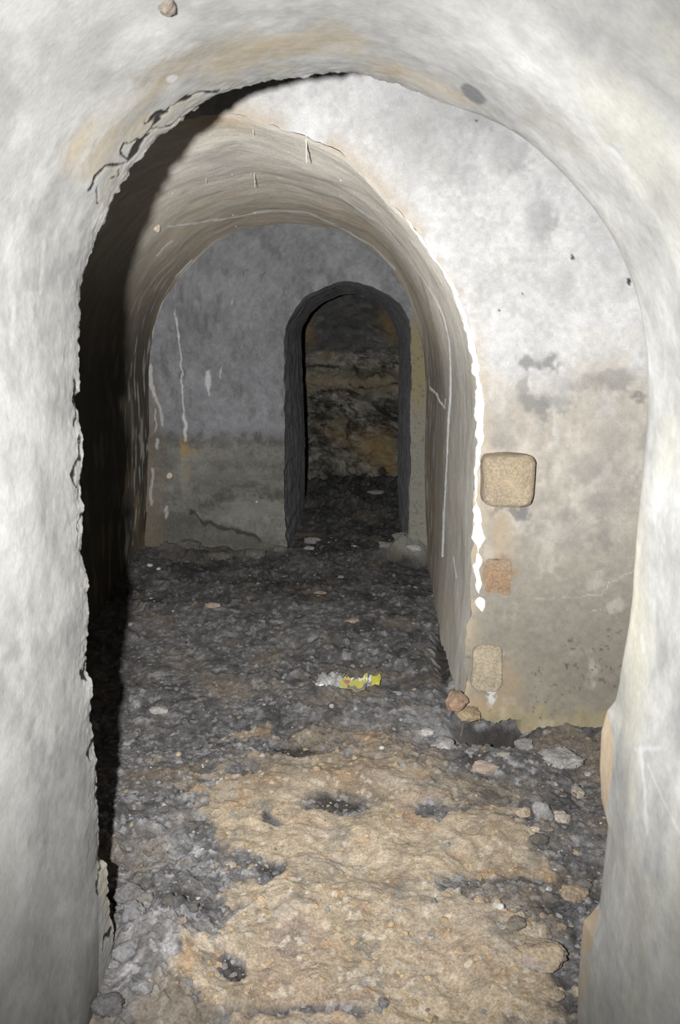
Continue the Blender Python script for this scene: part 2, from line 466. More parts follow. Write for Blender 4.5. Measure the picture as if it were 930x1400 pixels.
# ochre haze beside the arch edge and below the stone
near_edge = np.exp(-np.maximum(TF - 0.01, 0) / 0.028)
c = mixc(c, (0.63, 0.52, 0.37), near_edge * smooth(0.0, 0.5, fbm(SF, TF, 0, 9, 3, 70) + 0.25) * 0.55 * (u > 300))
for b in [(681, 730, 12, 36, 0, .42), (700, 740, 8, 40, 0, .2), (695, 930, 16, 24, 0, .35), (660, 965, 40, 14, 0, .4)]:
    c = mixc(c, (0.62, 0.44, 0.24), blob(uw, vw, *b[:5]) * b[5])
c = mixc(c, (0.40, 0.28, 0.18), smooth(.35, .7, blob(uw, vw, 684, 786, 24, 28)) * (0.65 + .5 * n3))
c = mixc(c, (0.80, 0.80, 0.80), smooth(.3, .8, blob(uw, vw, 672, 948, 9, 22)) * .75)
c = mixc(c, (0.74, 0.74, 0.74), smooth(.3, .8, blob(uw, vw, 757, 590, 6, 40, 8)) * .45)
# pale hair crack
for pts, wd in [([(733, 818), (790, 815), (822, 813), (836, 797), (858, 785), (880, 780)], 1.2), ([(806, 836), (820, 833)], 1), ([(725, 470), (760, 470)], .6)]:
    c = mixc(c, (0.82, 0.80, 0.76), line_mask(u + 3 * n3, v + 4 * n2, pts, wd * .7) * (.32 + .3 * n2))
# fine dark mould specks low down
sp = smooth(0.55, 0.75, fbm(PXf, PZf, 3.3, 75, 2, 72)) * smooth(0.0, 0.4, fbm(PXf, PZf, 5.3, 9, 3, 73) + 0.3 * blob(u, v, 790, 930, 70, 50)) * smooth(790, 900, v)
c = mixc(c, (0.13, 0.13, 0.11), sp * 0.8)
for b in [(783, 352, 2.5, 3.5), (651, 165, 2, 2), (600, 135, 3, 2), (860, 385, 3, 5), (715, 402, 1.5, 1.5), (683, 425, 1.5, 1.5)]:
    c = mixc(c, (0.10, 0.09, 0.08), smooth(.35, .6, blob(u, v, *b)))
c = mixc(c, (0.015, 0.014, 0.014), under)            # shade of the undercut, painted near black
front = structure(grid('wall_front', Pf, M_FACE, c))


def face_pt(px, py, dy=0.0):
    return on_depth(np.array([px]), np.array([py]), np.array([Y_FACE - dy]))[0]


# white mineral crust running down the arch edge (child of the wall it grows on)
def crust(px_pts, seed):
    a = np.array(px_pts, float)                     # px, py, half width px
    n = max(12, int(np.hypot(*(a[-1, :2] - a[0, :2])) / 2))
    a = resample(a, n)
    m = 11
    wv = np.linspace(-1, 1, m)
    s = np.arange(n)
    ws = a[:, 2] * (1 + 0.45 * fbm(s, 0 * s, 0 * s + seed, 0.16, 3, seed))
    taper = np.minimum(1, np.minimum(s, n - 1 - s) / 4.0) ** .5
    ws = ws * taper
    px = a[:, None, 0] + ws[:, None] * wv + (1.6 * fbm(s, 0 * s, 0 * s, 0.2, 3, seed + 5))[:, None]
    py = a[:, None, 1] + 0 * wv
    P = on_depth(px, py, np.full(px.shape, Y_FACE - 0.002))
    bulge = (1 - wv ** 2)[None, :] ** .5 * (0.004 + 0.0011 * ws[:, None]) * (1 + .5 * fbm(P[..., 0], P[..., 2], 0, 70, 2, seed))
    P[..., 1] -= bulge - 0.012 * (np.abs(wv) > .99)
    cc = np.tile(np.array([0.92, 0.91, 0.88]), px.shape + (1,)) * (1 + .04 * fbm(P[..., 0], P[..., 2], 0, 60, 2, 7))[..., None]
    o = grid('mineral_crust', P, M_CRUST, cc, parent=front, flip=True)
    return o


for i, cp in enumerate([[(553, 296, 1.5), (580, 330, 2.5), (600, 360, 3), (618, 391, 3.5), (633, 425, 4), (643, 460, 4), (650, 491, 4), (655, 530, 4.5), (657, 575, 5.5), (657, 605, 5), (653, 626, 3), (652, 650, 1.5), (651, 688, 2.0)],
                        [(652, 686, 2), (653, 700, 5), (655, 730, 9), (655, 742, 7), (654, 750, 1.5), (655, 757, 1.5)],
                        [(654, 756, 6), (655, 766, 7), (652, 780, 5), (654, 800, 5.5), (656, 812, 1)],
                        [(657, 816, 8), (658, 826, 8), (658, 836, 3)]]):
    crust(cp, 80 + i * 7)

# ------------------------------------------------------------------ the vaulted passage behind it
ny = 520
ty = np.linspace(0, 1, ny)
PT = FRONT[:, None, :] * (1 - ty[None, :, None]) + BACK[:, None, :] * ty[None, :, None]
YT = Y_FACE + 0.012 + (Y_BACK - Y_FACE) * ty[None, :] + 0 * PT[..., 0]
nb = normals2(soften(BACK, 12))
nn = nf[:, None, :] * (1 - ty[None, :, None]) + nb[:, None, :] * ty[None, :, None]
ST = np.broadcast_to(farc[:, None], YT.shape)
fade = smooth(0, 0.06, YT - Y_FACE) * smooth(0, 0.05, Y_BACK - YT)
d = (0.014 * fbm(ST, YT, 0, 2.0, 2, 101) + 0.0018 * fbm(ST, YT, 0, 9, 4, 102) + 0.0006 * fbm(ST * .4, YT, 0, 50, 3, 103)) * fade
chipT = chip[:, None] * np.exp(-(YT - Y_FACE) / 0.04)
PT = PT + nn * (d + chipT)[..., None]
Pt = np.stack([PT[..., 0], YT, PT[..., 1]], -1)
u, v = to_px(Pt)
n1 = fbm(ST, YT, 0, 3.5, 4, 105); n2 = fbm(ST * .35, YT, 0, 22, 4, 106); n3 = fbm(ST, YT, 0, 40, 3, 107); n4 = fbm(ST * .2, YT, 0, 70, 3, 109)
c = np.tile(np.array([0.61, 0.575, 0.51]), u.shape + (1,))
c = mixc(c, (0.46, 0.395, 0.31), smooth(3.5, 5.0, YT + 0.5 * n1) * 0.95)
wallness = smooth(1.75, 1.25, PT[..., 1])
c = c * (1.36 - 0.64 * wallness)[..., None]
c = c * (1 - 0.62 * smooth(2.15, 1.6, PT[..., 1]) * smooth(crown_x, crown_x - .3, PT[..., 0]))[..., None]  # left flank is browner, and darkened further to deepen its shadow
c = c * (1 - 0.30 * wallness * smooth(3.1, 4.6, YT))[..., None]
c = c * (1 + 0.10 * n1 + 0.11 * n2 + 0.06 * n3 + 0.04 * n4)[..., None]
c = mixc(c, (0.62, 0.63, 0.64), smooth(0.2, 0.7, n2) * smooth(4.3, 5.2, YT) * 0.5)
c = mixc(c, (0.30, 0.27, 0.23), smooth(0.45, 0.9, fbm(ST * .5, YT, 0, 8, 4, 111)) * 0.4)
c = mixc(c, (0.30, 0.29, 0.29), blob(u, v, 300, 218, 40, 10, 5) * .35)
c = mixc(c, (0.70, 0.56, 0.38), np.exp(-(YT - Y_FACE) / 0.05) * smooth(-.3, .4, fbm(ST, YT, 0, 9, 3, 112)) * 0.6)
c = mixc(c, (0.72, 0.56, 0.36), blob(u, v, 300, 165, 40, 12, 10) * 0.6)
c = mixc(c, (0.56, 0.37, 0.18), smooth(.3, .8, fbm(ST * .3, YT, 0, 12, 4, 113)) * smooth(3.0, 3.6, YT) * smooth(1.2, 0.3, PT[..., 1]) * 0.25)
uw = u + 1.2 * n1 + .5 * n3; vw = v + 1.2 * n2
for pts, wd, a in [([(465, 267), (495, 290), (525, 310), (555, 345), (575, 376), (594, 405), (608, 436), (615, 467), (616, 504), (615, 546), (613, 580), (611, 629), (607, 698), (605, 760)], 1.1, .8),
                   ([(380, 243), (421, 252), (456, 264), (477, 276)], .8, .6),
                   ([(229, 310), (256, 307), (284, 302), (315, 298), (353, 290), (394, 288), (421, 290), (446, 302), (477, 317), (510, 337), (540, 368)], 1.1, .7),
                   ([(589, 530), (597, 539), (600, 548), (608, 558)], 1.1, .8), ([(608, 558), (609, 545)], .8, .6), ([(215, 350), (222, 340), (236, 330)], 1, .6), ([(240, 378), (262, 355)], 1.2, .6),
                   ([(206, 500), (210, 455), (222, 415), (242, 385), (268, 356), (292, 334)], 1.2, .65), ([(620, 760), (624, 790)], .7, .5), ([(400, 340), (300, 300)], .1, .1)]:
    c = mixc(c, (0.95, 0.94, 0.91), line_mask(uw, vw, pts, wd * 1.15) * min(1, a * 1.2))
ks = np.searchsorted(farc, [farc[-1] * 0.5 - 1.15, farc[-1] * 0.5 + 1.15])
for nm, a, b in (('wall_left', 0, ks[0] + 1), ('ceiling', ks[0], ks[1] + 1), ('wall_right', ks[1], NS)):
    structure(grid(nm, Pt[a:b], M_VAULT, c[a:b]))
vault_P = Pt; vault_u = u; vault_v = v


def vault_pt(px, py):
    i = np.argmin((vault_u - px) ** 2 + (vault_v - py) ** 2)
    return vault_P.reshape(-1, 3)[i]


# ------------------------------------------------------------------ grey back wall with its doorway
nd = normals2(soften(DOUT, 10))
td = np.r_[np.linspace(0, 1.45, 330), np.linspace(1.45, 1.7, 6)[1:]]
darc = np.r_[0, np.cumsum(np.linalg.norm(np.diff(DOUT, axis=0), axis=1))]
SD, TD = np.meshgrid(darc, td, indexing='ij')
chd = 0.007 * fbm(darc, 0 * darc, 0 * darc, 16, 3, 120)
PXb = DOUT[:, None, 0] + nd[:, None, 0] * (TD + chd[:, None] * np.exp(-TD / .03))
PZb = DOUT[:, None, 1] + nd[:, None, 1] * (TD + chd[:, None] * np.exp(-TD / .03))
PYb = Y_BACK + 0.008 * fbm(PXb, PZb, 0, 3, 3, 121) + 0.004 * fbm(PXb, PZb, 0, 20, 4, 122)
Pb = np.stack([PXb, PYb, PZb], -1)
u, v = to_px(Pb)
n1 = fbm(PXb, PZb, 0, 5, 5, 123); n2 = fbm(PXb, PZb, 3, 20, 4, 124); n3 = fbm(PXb, PZb, 6, 60, 3, 125); nh = fbm(PXb * .4, PZb * 1.6, 3, 9, 4, 126)
uw = u + 4 * n2; vw = v + 4 * n3 + 3 * n2
# rough broken plaster at the foot
lowband = smooth(590, 604, vw)
ledge = np.interp(u, [200, 262, 275, 300, 330, 360, 392, 420], [700, 700, 712, 722, 726, 738, 752, 760])
broke = smooth(-2, 3, v + 3 * n2 - ledge) * (u < 400)
PYb += -0.012 * smooth(0, .6, np.abs(nh)) * lowband + broke * (0.05 + 0.03 * n2) - 0.02 * lowband
Pb[..., 1] = PYb
c = np.tile(np.array([0.45, 0.455, 0.475]), u.shape + (1,)) * (1 + 0.14 * n1 + 0.13 * n2 + 0.11 * n3)[..., None]
c = mixc(c, (0.24, 0.24, 0.25), smooth(.2, .9, fbm(PXb, PZb * .5, 9, 16, 5, 127, .65)) * .6)
low = np.array([0.32, 0.31, 0.275]) * (1 + 0.25 * n1 + 0.25 * nh + 0.18 * n3 + .12 * n2)[..., None]
c = c + (low - c) * lowband[..., None]
c = mixc(c, (0.15, 0.15, 0.155), np.exp(-((vw - 598) / 8) ** 2) * (0.45 + 0.5 * n2) * (u < 392))
c = mixc(c, (0.20, 0.19, 0.18), blob(uw, vw, 300, 655, 60, 10) * .4 + blob(uw, vw, 330, 632, 80, 6) * .3)
c = mixc(c, (0.47, 0.46, 0.42), smooth(.3, .7, blob(uw, vw, 345, 690, 40, 14)) * .5)
c = mixc(c, (0.17, 0.16, 0.14), broke * .55)
c = mixc(c, (0.07, 0.065, 0.06), line_mask(u, v + 4 * n2, np.array([(262, 700), (278, 712), (300, 721), (330, 727), (355, 738)]), 4) * .8)
# left margin: brown and pale runs
c = mixc(c, (0.33, 0.27, 0.19), smooth(235, 205, u + 8 * n2) * smooth(470, 560, v) * .6)
for pts, wd, a in [([(239, 430), (243, 450), (247, 480), (249, 520), (251, 560), (253, 585), (253, 602)], 1.7, .85), ([(252, 570), (254, 598)], 4, .8), ([(284, 509), (285, 527)], 5.5, .85),
                   ([(285, 527), (286, 540)], 2, .8), ([(302, 502), (300, 519)], 1.3, .8), ([(205, 500), (206, 525), (211, 540)], 4, .7), ([(212, 540), (220, 560), (222, 582)], 3.2, .6), ([(212, 560), (213, 590)], 1.5, .6),
                   ([(217, 600), (217, 612)], 3, .6), ([(229, 692), (227, 706)], 4, .55), ([(209, 640), (208, 690)], 3, .5), ([(316, 410), (317, 416)], 1.4, .7), ([(240, 381), (238, 430)], .7, .4)]:
    c = mixc(c, (0.95, 0.95, 0.95), line_mask(u + 2 * n2, v + 2 * n3, pts, wd * .7) * a)
c = mixc(c, (0.58, 0.40, 0.17), blob(uw, vw, 252, 612, 5, 12) * .9 + blob(uw, vw, 262, 617, 10, 4) * .6 + blob(uw, vw, 256, 640, 4, 20) * .35)
c = mixc(c, (0.52, 0.50, 0.44), blob(uw, vw, 252, 645, 6, 30) * .5)
# right strip beside the doorway: ochre above, pale below
strip = smooth(556, 563, u) * smooth(425, 445, v)
c = mixc(c, np.array([0.47, 0.45, 0.39]), strip * .9)
c = mixc(c, (0.50, 0.43, 0.24), strip * smooth(.1, .6, blob(uw, vw, 572, 490, 12, 70) + .3 * n2) * .8)
c = mixc(c, (0.25, 0.22, 0.17), smooth(.45, .9, n3) * strip * .6)
back = structure(grid('wall_back', Pb, M_BACK, c))
# the deep reveal of the doorway
nr_ = 90
tr = np.linspace(0, 1, nr_)
PR = (DOUT + nd * chd[:, None])[:, None, :] * (1 - tr[None, :, None]) + DIN[:, None, :] * tr[None, :, None]
YR = Y_BACK + 0.006 + (Y_INNER - Y_BACK) * tr[None, :] + 0 * PR[..., 0]
SR = np.broadcast_to(darc[:, None], YR.shape)
PR = PR + nd[:, None, :] * ((0.005 * fbm(SR, YR, 0, 8, 4, 131) + 0.003 * fbm(SR * .6, YR * 1.5, 0, 45, 3, 132)) * smooth(0, .04, YR - Y_BACK))[..., None]
Pr = np.stack([PR[..., 0], YR, PR[..., 1]], -1)
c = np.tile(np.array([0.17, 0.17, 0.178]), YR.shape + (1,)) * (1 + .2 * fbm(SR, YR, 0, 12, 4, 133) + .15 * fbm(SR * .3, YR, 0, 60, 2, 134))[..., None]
structure(grid('trim_1', Pr, M_BACK, c))

# ------------------------------------------------------------------ rough rock chamber beyond the doorway
gx = np.linspace(-2.2, 2.2, 420); gz = np.linspace(-0.1, 2.7, 330)
GX, GZ = np.meshgrid(gx, gz, indexing='ij')
wz = GZ + 0.09 * fbm(GX, GZ, 0, 1.6, 3, 141)
strata = fbm(GX * .35, wz, 0, 5.5, 4, 142)
lump1, lump2, _ = worley(GX + .1 * fbm(GX, GZ, 0, 4, 2, 144), wz * 1.7, 3.0, 143)
GY = Y_ROCK - 0.30 * strata - 0.16 * (1 - lump1) - 0.08 * fbm(GX, GZ, 0, 9, 4, 145) - 0.30 * smooth(0.75, 0.0, GZ)
P = np.stack([GX, GY, GZ], -1)
u, v = to_px(P)
n1 = fbm(GX, wz, 0, 4, 5, 146); n2 = fbm(GX, wz * 1.5, 0, 14, 4, 147)
GY = GY + 0.10 * np.exp(-((v + 5 * n2 - 505) / 7) ** 2) + 0.14 * np.exp(-((v - 0.16 * (u - 430) + 6 * n2 - 540) / 6) ** 2) - 0.10 * np.exp(-((v + 4 * n2 - 522) / 11) ** 2)
P[..., 1] = GY
crev = np.abs(fbm(GX * .6, wz * 1.4, 0, 5, 5, 148, .6)); crev2 = np.abs(fbm(GX, wz * 1.3, 3, 13, 4, 149, .6))
c = np.tile(np.array([0.31, 0.29, 0.25]), u.shape + (1,)) * (1 + .6 * n1 + .6 * n2)[..., None]
c = c * (0.3 + 0.7 * smooth(0, .16, crev))[..., None] * (0.45 + 0.55 * smooth(0, .2, crev2))[..., None]  # crevice shadows darkened into the rock colour
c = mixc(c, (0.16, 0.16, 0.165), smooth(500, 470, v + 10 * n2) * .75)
c = mixc(c, (0.46, 0.38, 0.26), np.exp(-((v + 5 * n2 - 522) / 16) ** 2) * .75)
for b in [(423, 450, 8, 22, 0, .55), (440, 490, 20, 8, 0, .4), (530, 445, 9, 26, -20, .6), (515, 612, 26, 22, 0, .8), (535, 640, 16, 16, 0, .6), (470, 600, 14, 10, 0, .3), (455, 585, 20, 12, 0, .3)]:
    c = mixc(c, (0.50, 0.35, 0.14), blob(u + 6 * n2, v + 6 * n1, *b[:5]) * b[5])
c = mixc(c, (0.45, 0.44, 0.42), blob(u + 4 * n2, v, 428, 492, 12, 7) * .7 + smooth(.5, .9, n2) * .3)
for pts, wd in [([(412, 500), (440, 503), (470, 509), (500, 511), (550, 505)], 3), ([(412, 552), (435, 545), (470, 538), (500, 546), (530, 566), (552, 576)], 4.5), ([(415, 575), (435, 566), (455, 572)], 3),
                ([(470, 560), (480, 585), (476, 610)], 2.5), ([(415, 620), (440, 600), (450, 580)], 2.5), ([(500, 590), (520, 575), (550, 590)], 2), ([(480, 530), (520, 526), (552, 528)], 2.2)]:
    c = mixc(c, (0.03, 0.028, 0.026), line_mask(u + 9 * n2, v + 6 * n1 + 5 * n2, pts, wd) * np.clip(.55 + .7 * n2, .1, .85))  # larger crevices: their shade drawn as near-black lines
structure(grid('wall_far', P, M_ROCK, np.maximum(c, .02), flip=True))
# its sides and roof
th = np.linspace(0, math.pi, 160); dy = np.linspace(Y_INNER, Y_ROCK + .3, 120)
TH, DY = np.meshgrid(th, dy, indexing='ij')
rr = 1.0 + 0.12 * fbm(np.cos(TH) * 2, np.sin(TH) * 2, DY, 1.5, 4, 151)
PX = 0.0 - np.cos(TH) * 1.75 * rr; PZ = -0.05 + np.sin(TH) ** .7 * 2.35 * rr
P = np.stack([PX, DY, PZ], -1)
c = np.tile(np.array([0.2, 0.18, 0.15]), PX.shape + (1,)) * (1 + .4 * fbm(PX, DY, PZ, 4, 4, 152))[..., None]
structure(grid('ceiling_rock', P, M_ROCK, c))
# back face of the doorway wall inside the rock chamber
tq = np.r_[0, .02, .1, .4, 1.0, 1.6]
ndi = normals2(soften(DIN, 10))
ring = np.stack([np.stack([DIN[:, 0] + ndi[:, 0] * t, np.full(len(DIN), Y_INNER), DIN[:, 1] + ndi[:, 1] * t], 1) for t in tq], 1)
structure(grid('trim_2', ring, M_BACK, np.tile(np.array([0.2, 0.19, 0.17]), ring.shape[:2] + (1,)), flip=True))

# ------------------------------------------------------------------ cross chamber ends and vault (around the frame, mostly unseen)
th = np.linspace(0, math.pi, 60); xs = np.linspace(-3.2, 2.6, 60)
TH, XS = np.meshgrid(th, xs, indexing='ij')
cy = (Y_NEAR + Y_FACE) / 2 + 0.02; hw = (Y_FACE - Y_NEAR) / 2 + 0.05
P = np.stack([XS, cy - np.cos(TH) * hw, 2.55 + np.sin(TH) * 0.45 + 0.01 * fbm(XS, TH, 0, 3, 3, 161)], -1)
structure(grid('ceiling_chamber', P, M_NEAR, np.tile(np.array([0.09, 0.085, 0.08]), P.shape[:2] + (1,)), flip=True))
for nm, x in (('wall_chamber_left', -3.15), ('wall_chamber_right', 2.55)):
    a = np.linspace(Y_NEAR - .05, Y_FACE + .05, 40); b = np.linspace(-.1, 3.05, 60)
    A, B = np.meshgrid(a, b, indexing='ij')
    P = np.stack([x + 0.02 * fbm(A, B, 0, 4, 4, 163), A, B], -1)
    structure(grid(nm, P, M_NEAR, np.tile(np.array([0.09, 0.085, 0.08]), P.shape[:2] + (1,))))

# ------------------------------------------------------------------ floor
def tan_mask(x, y):
    u, v = to_px(np.stack([x, y, 0 * x], -1))
    n = fbm(x, y, 0, 7, 5, 201); m = fbm(x, y, 0, 26, 3, 202)
    uu = u + 26 * n + 6 * m; vv = v + 16 * fbm(x, y, 3, 7, 4, 203) + 5 * m
    s = np.zeros_like(u)
    for b in [(420, 1150, 120, 70, 0, 1), (500, 1290, 190, 100, 0, 1.2), (385, 1330, 110, 70, 0, 1), (340, 1095, 55, 42, 0, .9), (540, 1060, 110, 34, 0, .8), (620, 1150, 110, 50, 0, .9),
              (690, 1150, 60, 30, 0, .7), (480, 1370, 200, 50, 0, 1), (680, 1330, 70, 60, 0, .8), (740, 1195, 50, 22, 0, .8), (430, 1050, 60, 25, 0, .6), (370, 1000, 70, 14, 0, .45), (500, 1015, 60, 16, 0, .5),
              (720, 1290, 36, 26, 0, .8), (295, 1365, 40, 36, 0, .6), (330, 1150, 40, 40, 0, .6), (600, 1240, 100, 60, 0, .6), (400, 995, 40, 10, 0, .3), (320, 940, 60, 12, 0, .25)]:
        s += blob(uu, vv, *b[:5]) * b[5]
    for b in [(318, 1338, 20, 18, 0, 2.2), (375, 1198, 22, 16, 0, 1.1), (462, 1100, 38, 13, 0, 1.6), (400, 1022, 34, 8, 0, 1.2), (640, 1212, 60, 16, 0, 1.2), (715, 1232, 60, 22, 10, 1.6), (588, 1106, 14, 9, 0, 1.2),
              (620, 1160, 26, 12, 0, .6), (430, 1392, 70, 14, 0, 1.8), (365, 1128, 14, 9, 0, 1.6), (330, 1180, 24, 20, 0, .6), (790, 1270, 40, 60, 0, 1.5), (250, 1260, 40, 40, 0, .8), (540, 1380, 40, 10, 0, .5),
              (700, 1310, 14, 30, 0, .5), (270, 1195, 90, 30, 0, .6), (350, 1060, 30, 10, 0, .4), (780, 1120, 60, 60, 0, .6), (185, 1310, 55, 100, 0, 2.2), (250, 1240, 50, 40, 0, .8)]:
        s -= blob(u + 8 * n + 4 * m, v + 8 * m, *b[:5]) * b[5]
    return smooth(0.30, 0.80, s + 0.34 * n + 0.30 * m), u, v


def floor_z(x, y, tm=None, uv=None, full=False):
    x = np.asarray(x, float); y = np.asarray(y, float)
    if tm is None:
        tm, u, v = tan_mask(x, y)
    else:
        u, v = uv
    wx = x + 0.02 * fbm(x, y, 0, 14, 3, 211); wy = y + 0.02 * fbm(x, y, 5, 14, 3, 212)
    a1, a2, ai = worley(wx, wy, 9.0, 213)
    b1, b2, bi = worley(wx, wy, 21.0, 214)
    c1, c2, ci = worley(wx, wy, 46.0, 215)
    big = fbm(x, y, 0, 1.4, 3, 216)
    mid = fbm(x, y, 0, 6, 4, 217)
    dark = 1 - tm
    rubble = smooth(-0.3, 0.5, fbm(x, y, 2, 3, 3, 218)) * 0.7 + 0.3
    z = 0.035 * big + 0.015 * mid
    z = z + dark * rubble * (0.026 * np.maximum(0, .62 - a1) * (ai > .5) + 0.016 * np.maximum(0, .6 - b1) * (bi > .5) + 0.010 * fbm(x, y, 9, 22, 4, 231, .65)) + (.2 + .8 * dark) * 0.013 * np.maximum(0, .6 - c1) * (ci > .3)
    z = z + tm * (0.014 + 0.006 * np.maximum(0, .6 - b1) * (bi > .6) + 0.010 * mid + 0.0045 * fbm(x, y, 4, 16, 4, 237, .6))
    z = z + (0.0022 + 0.0038 * dark) * fbm(x, y, 0, 45, 4, 219, .7)
    # hollows and heaps
    for b in [(318, 1338, 22, 18, -.006), (462, 1100, 34, 12, -.006), (400, 1022, 34, 7, -.008), (685, 995, 30, 13, -.10), (606, 900, 12, 40, -.05), (640, 990, 26, 10, -.06), (250, 1252, 26, 12, -.035), (715, 1235, 60, 16, -.02), (800, 1060, 26, 60, -.03)]:
        z = z + blob(u, v, *b[:4]) * b[4]
    z = z + 0.05 * np.exp(-((Y_BACK - .02 - y) / .30) ** 2) * (y < Y_BACK + .3) * smooth(-.15, -.55, x) * (1 + .5 * mid)
    z = z + 0.10 * np.exp(-((x - .30) / .16) ** 2 - ((y - 5.42) / .16) ** 2) * (1 + .4 * mid)
    z = z + smooth(5.9, 7.6, y) * (0.10 + 0.05 * mid + 0.05 * np.maximum(0, .6 - a1))
    z = z + 0.06 * np.exp(-((x + 0.47) / .10) ** 2) * smooth(2.0, 1.65, y) * (1 + .6 * mid)   # clods heaped at the left jamb foot
    if full:
        return z, (a1, a2, ai, b1, b2, bi, c1, c2, ci, mid, rubble)
    return z


def fz(x, y):
    return float(floor_z(np.array([x]), np.array([y]))[0])


ncol, nrow = 620, 860
aa = np.linspace(math.atan(1.43 / 1.05), math.atan(1.43 / 8.9), nrow)
ys = 1.43 / np.tan(aa)
uu = np.linspace(-1, 1, ncol)
half = np.minimum(0.50 * ys + 0.42, 2.1)
cx = np.interp(ys, [1, 3, 5.5, 9], [0, -0.10, -0.45, 0.0])
FX = cx[None, :] + uu[:, None] * half[None, :]
FY = np.broadcast_to(ys[None, :], FX.shape).copy()
tm, u, v = tan_mask(FX, FY)
z, (a1, a2, ai, b1, b2, bi, c1, c2, ci, mid, rub) = floor_z(FX, FY, tm, (u, v), True)
n1 = fbm(FX, FY, 0, 5, 5, 221); n2 = fbm(FX, FY, 0, 35, 3, 222); n3 = fbm(FX, FY, 0, 90, 2, 223)
soil = np.tile(np.array([0.158, 0.152, 0.149]), FX.shape + (1,)) * (1 + .25 * n1 + .3 * n2)[..., None]
soil = soil * (0.8 + .4 * bi)[..., None] * (1 + .35 * fbm(FX, FY, 0, 60, 3, 232, .7))[..., None]
soil = mixc(soil, (0.42, 0.41, 0.42), ((ci > .80) * (c1 < .42)) * .55 + (bi > .87) * (b1 < .5) * smooth(-.2, .5, n2) * .7)
soil = mixc(soil, (0.30, 0.24, 0.17), smooth(.2, .8, fbm(FX, FY, 0, 4, 4, 226)) * smooth(1020, 900, v) * 0 + smooth(.1, .7, fbm(FX, FY, 0, 5, 4, 227)) * smooth(880, 960, v) * .5)
soil = mixc(soil, (0.36, 0.355, 0.36), smooth(.25, .8, fbm(FX, FY, 2, 9, 5, 235, .7)) * smooth(-.1, .6, fbm(FX, FY, 7, 40, 3, 236)) * .75)
soil = mixc(soil, (0.05, 0.048, 0.05), smooth(.3, .9, fbm(FX, FY, 0, 8, 4, 228)) * .6)
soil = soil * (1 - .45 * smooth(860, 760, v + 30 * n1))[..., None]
tan = np.tile(np.array([0.43, 0.355, 0.26]), FX.shape + (1,)) * (1 + .12 * n1 + .18 * n2 + .12 * n3)[..., None]
tan = mixc(tan, (0.40, 0.30, 0.235), smooth(0, .7, fbm(FX, FY, 4, 6, 4, 229)) * .5)
tan = mixc(tan, (0.20, 0.18, 0.16), smooth(.05, .75, fbm(FX, FY, 8, 12, 5, 230, .6)) * .7)
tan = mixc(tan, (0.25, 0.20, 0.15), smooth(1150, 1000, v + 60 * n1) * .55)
tan = mixc(tan, (0.50, 0.44, 0.36), smooth(.2, .8, fbm(FX, FY, 3, 9, 5, 233, .6)) * .6)
tan = mixc(tan, (0.44, 0.27, 0.14), smooth(.35, .9, fbm(FX, FY, 6, 15, 4, 234)) * .5)
tan = mixc(tan, (0.62, 0.55, 0.45), (ci > .82) * (c1 < .4) * .6)
soil = mixc(soil, (0.24, 0.19, 0.14), smooth(.15, .8, fbm(FX, FY, 11, 4.5, 5, 238, .6)) * .6)
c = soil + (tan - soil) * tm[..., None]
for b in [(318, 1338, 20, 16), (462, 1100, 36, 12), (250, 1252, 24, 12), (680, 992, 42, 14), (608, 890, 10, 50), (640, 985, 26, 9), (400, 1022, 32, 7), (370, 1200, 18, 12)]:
    c = mixc(c, (0.045, 0.04, 0.036), smooth(.25, .7, blob(u + 6 * n2, v + 5 * n1, *b)) * .85)  # dark soil patches; the hollow under the wall gets its shade painted in
c = mixc(c, (0.40, 0.40, 0.41), blob(u, v, 270, 1192, 60, 10) * .5 * (1 + n2) + blob(u, v, 240, 1165, 30, 14) * .4 * (1 + n2) + blob(u, v, 600, 990, 40, 24) * .35 * (1 + n1))
c = mixc(c, np.array([0.36, 0.345, 0.31]), np.exp(-((FX - .30) / .15) ** 2 - ((FY - 5.40) / .15) ** 2) * (1 + n1) * 1.1)
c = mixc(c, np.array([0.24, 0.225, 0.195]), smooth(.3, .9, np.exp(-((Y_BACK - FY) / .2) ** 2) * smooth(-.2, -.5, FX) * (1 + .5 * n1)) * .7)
P = np.stack([FX, FY, z], -1)
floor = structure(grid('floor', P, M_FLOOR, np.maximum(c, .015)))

# ------------------------------------------------------------------ stones
def rock_mesh(seed, sx, sy, sz, sub=3, rough=0.25, boxy=0.0, facets=0.35):
    bm = bmesh.new()
    bmesh.ops.create_icosphere(bm, subdivisions=sub, radius=1.0)
    V = np.array([v.co[:] for v in bm.verts])
    Fc = np.array([[w.index for w in f.verts] for f in bm.faces])
    bm.free()
    r = np.random.RandomState(seed)
    if boxy:
        m = np.max(np.abs(V), axis=1)[:, None]
        V = V * (1 - boxy) + V / m * boxy * .85
    for _ in range(9):                                   # knock flat facets off it
        n = r.normal(size=3); n /= np.linalg.norm(n)
        h = 1 - facets * r.uniform(.4, 1)
        d = V @ n
        V = V - np.maximum(d - h, 0)[:, None] * n
    o = r.uniform(0, 50)
    q = fbm(V[:, 0] + o, V[:, 1], V[:, 2], 1.3, 2, seed)
    q2 = fbm(V[:, 0] + o, V[:, 1], V[:, 2], 5.0, 4, seed + 9, .7)
    V = V * (1 + rough * .65 * q + (.05 + rough * .25) * q2)[:, None]
    return V * np.array([sx, sy, sz]), Fc


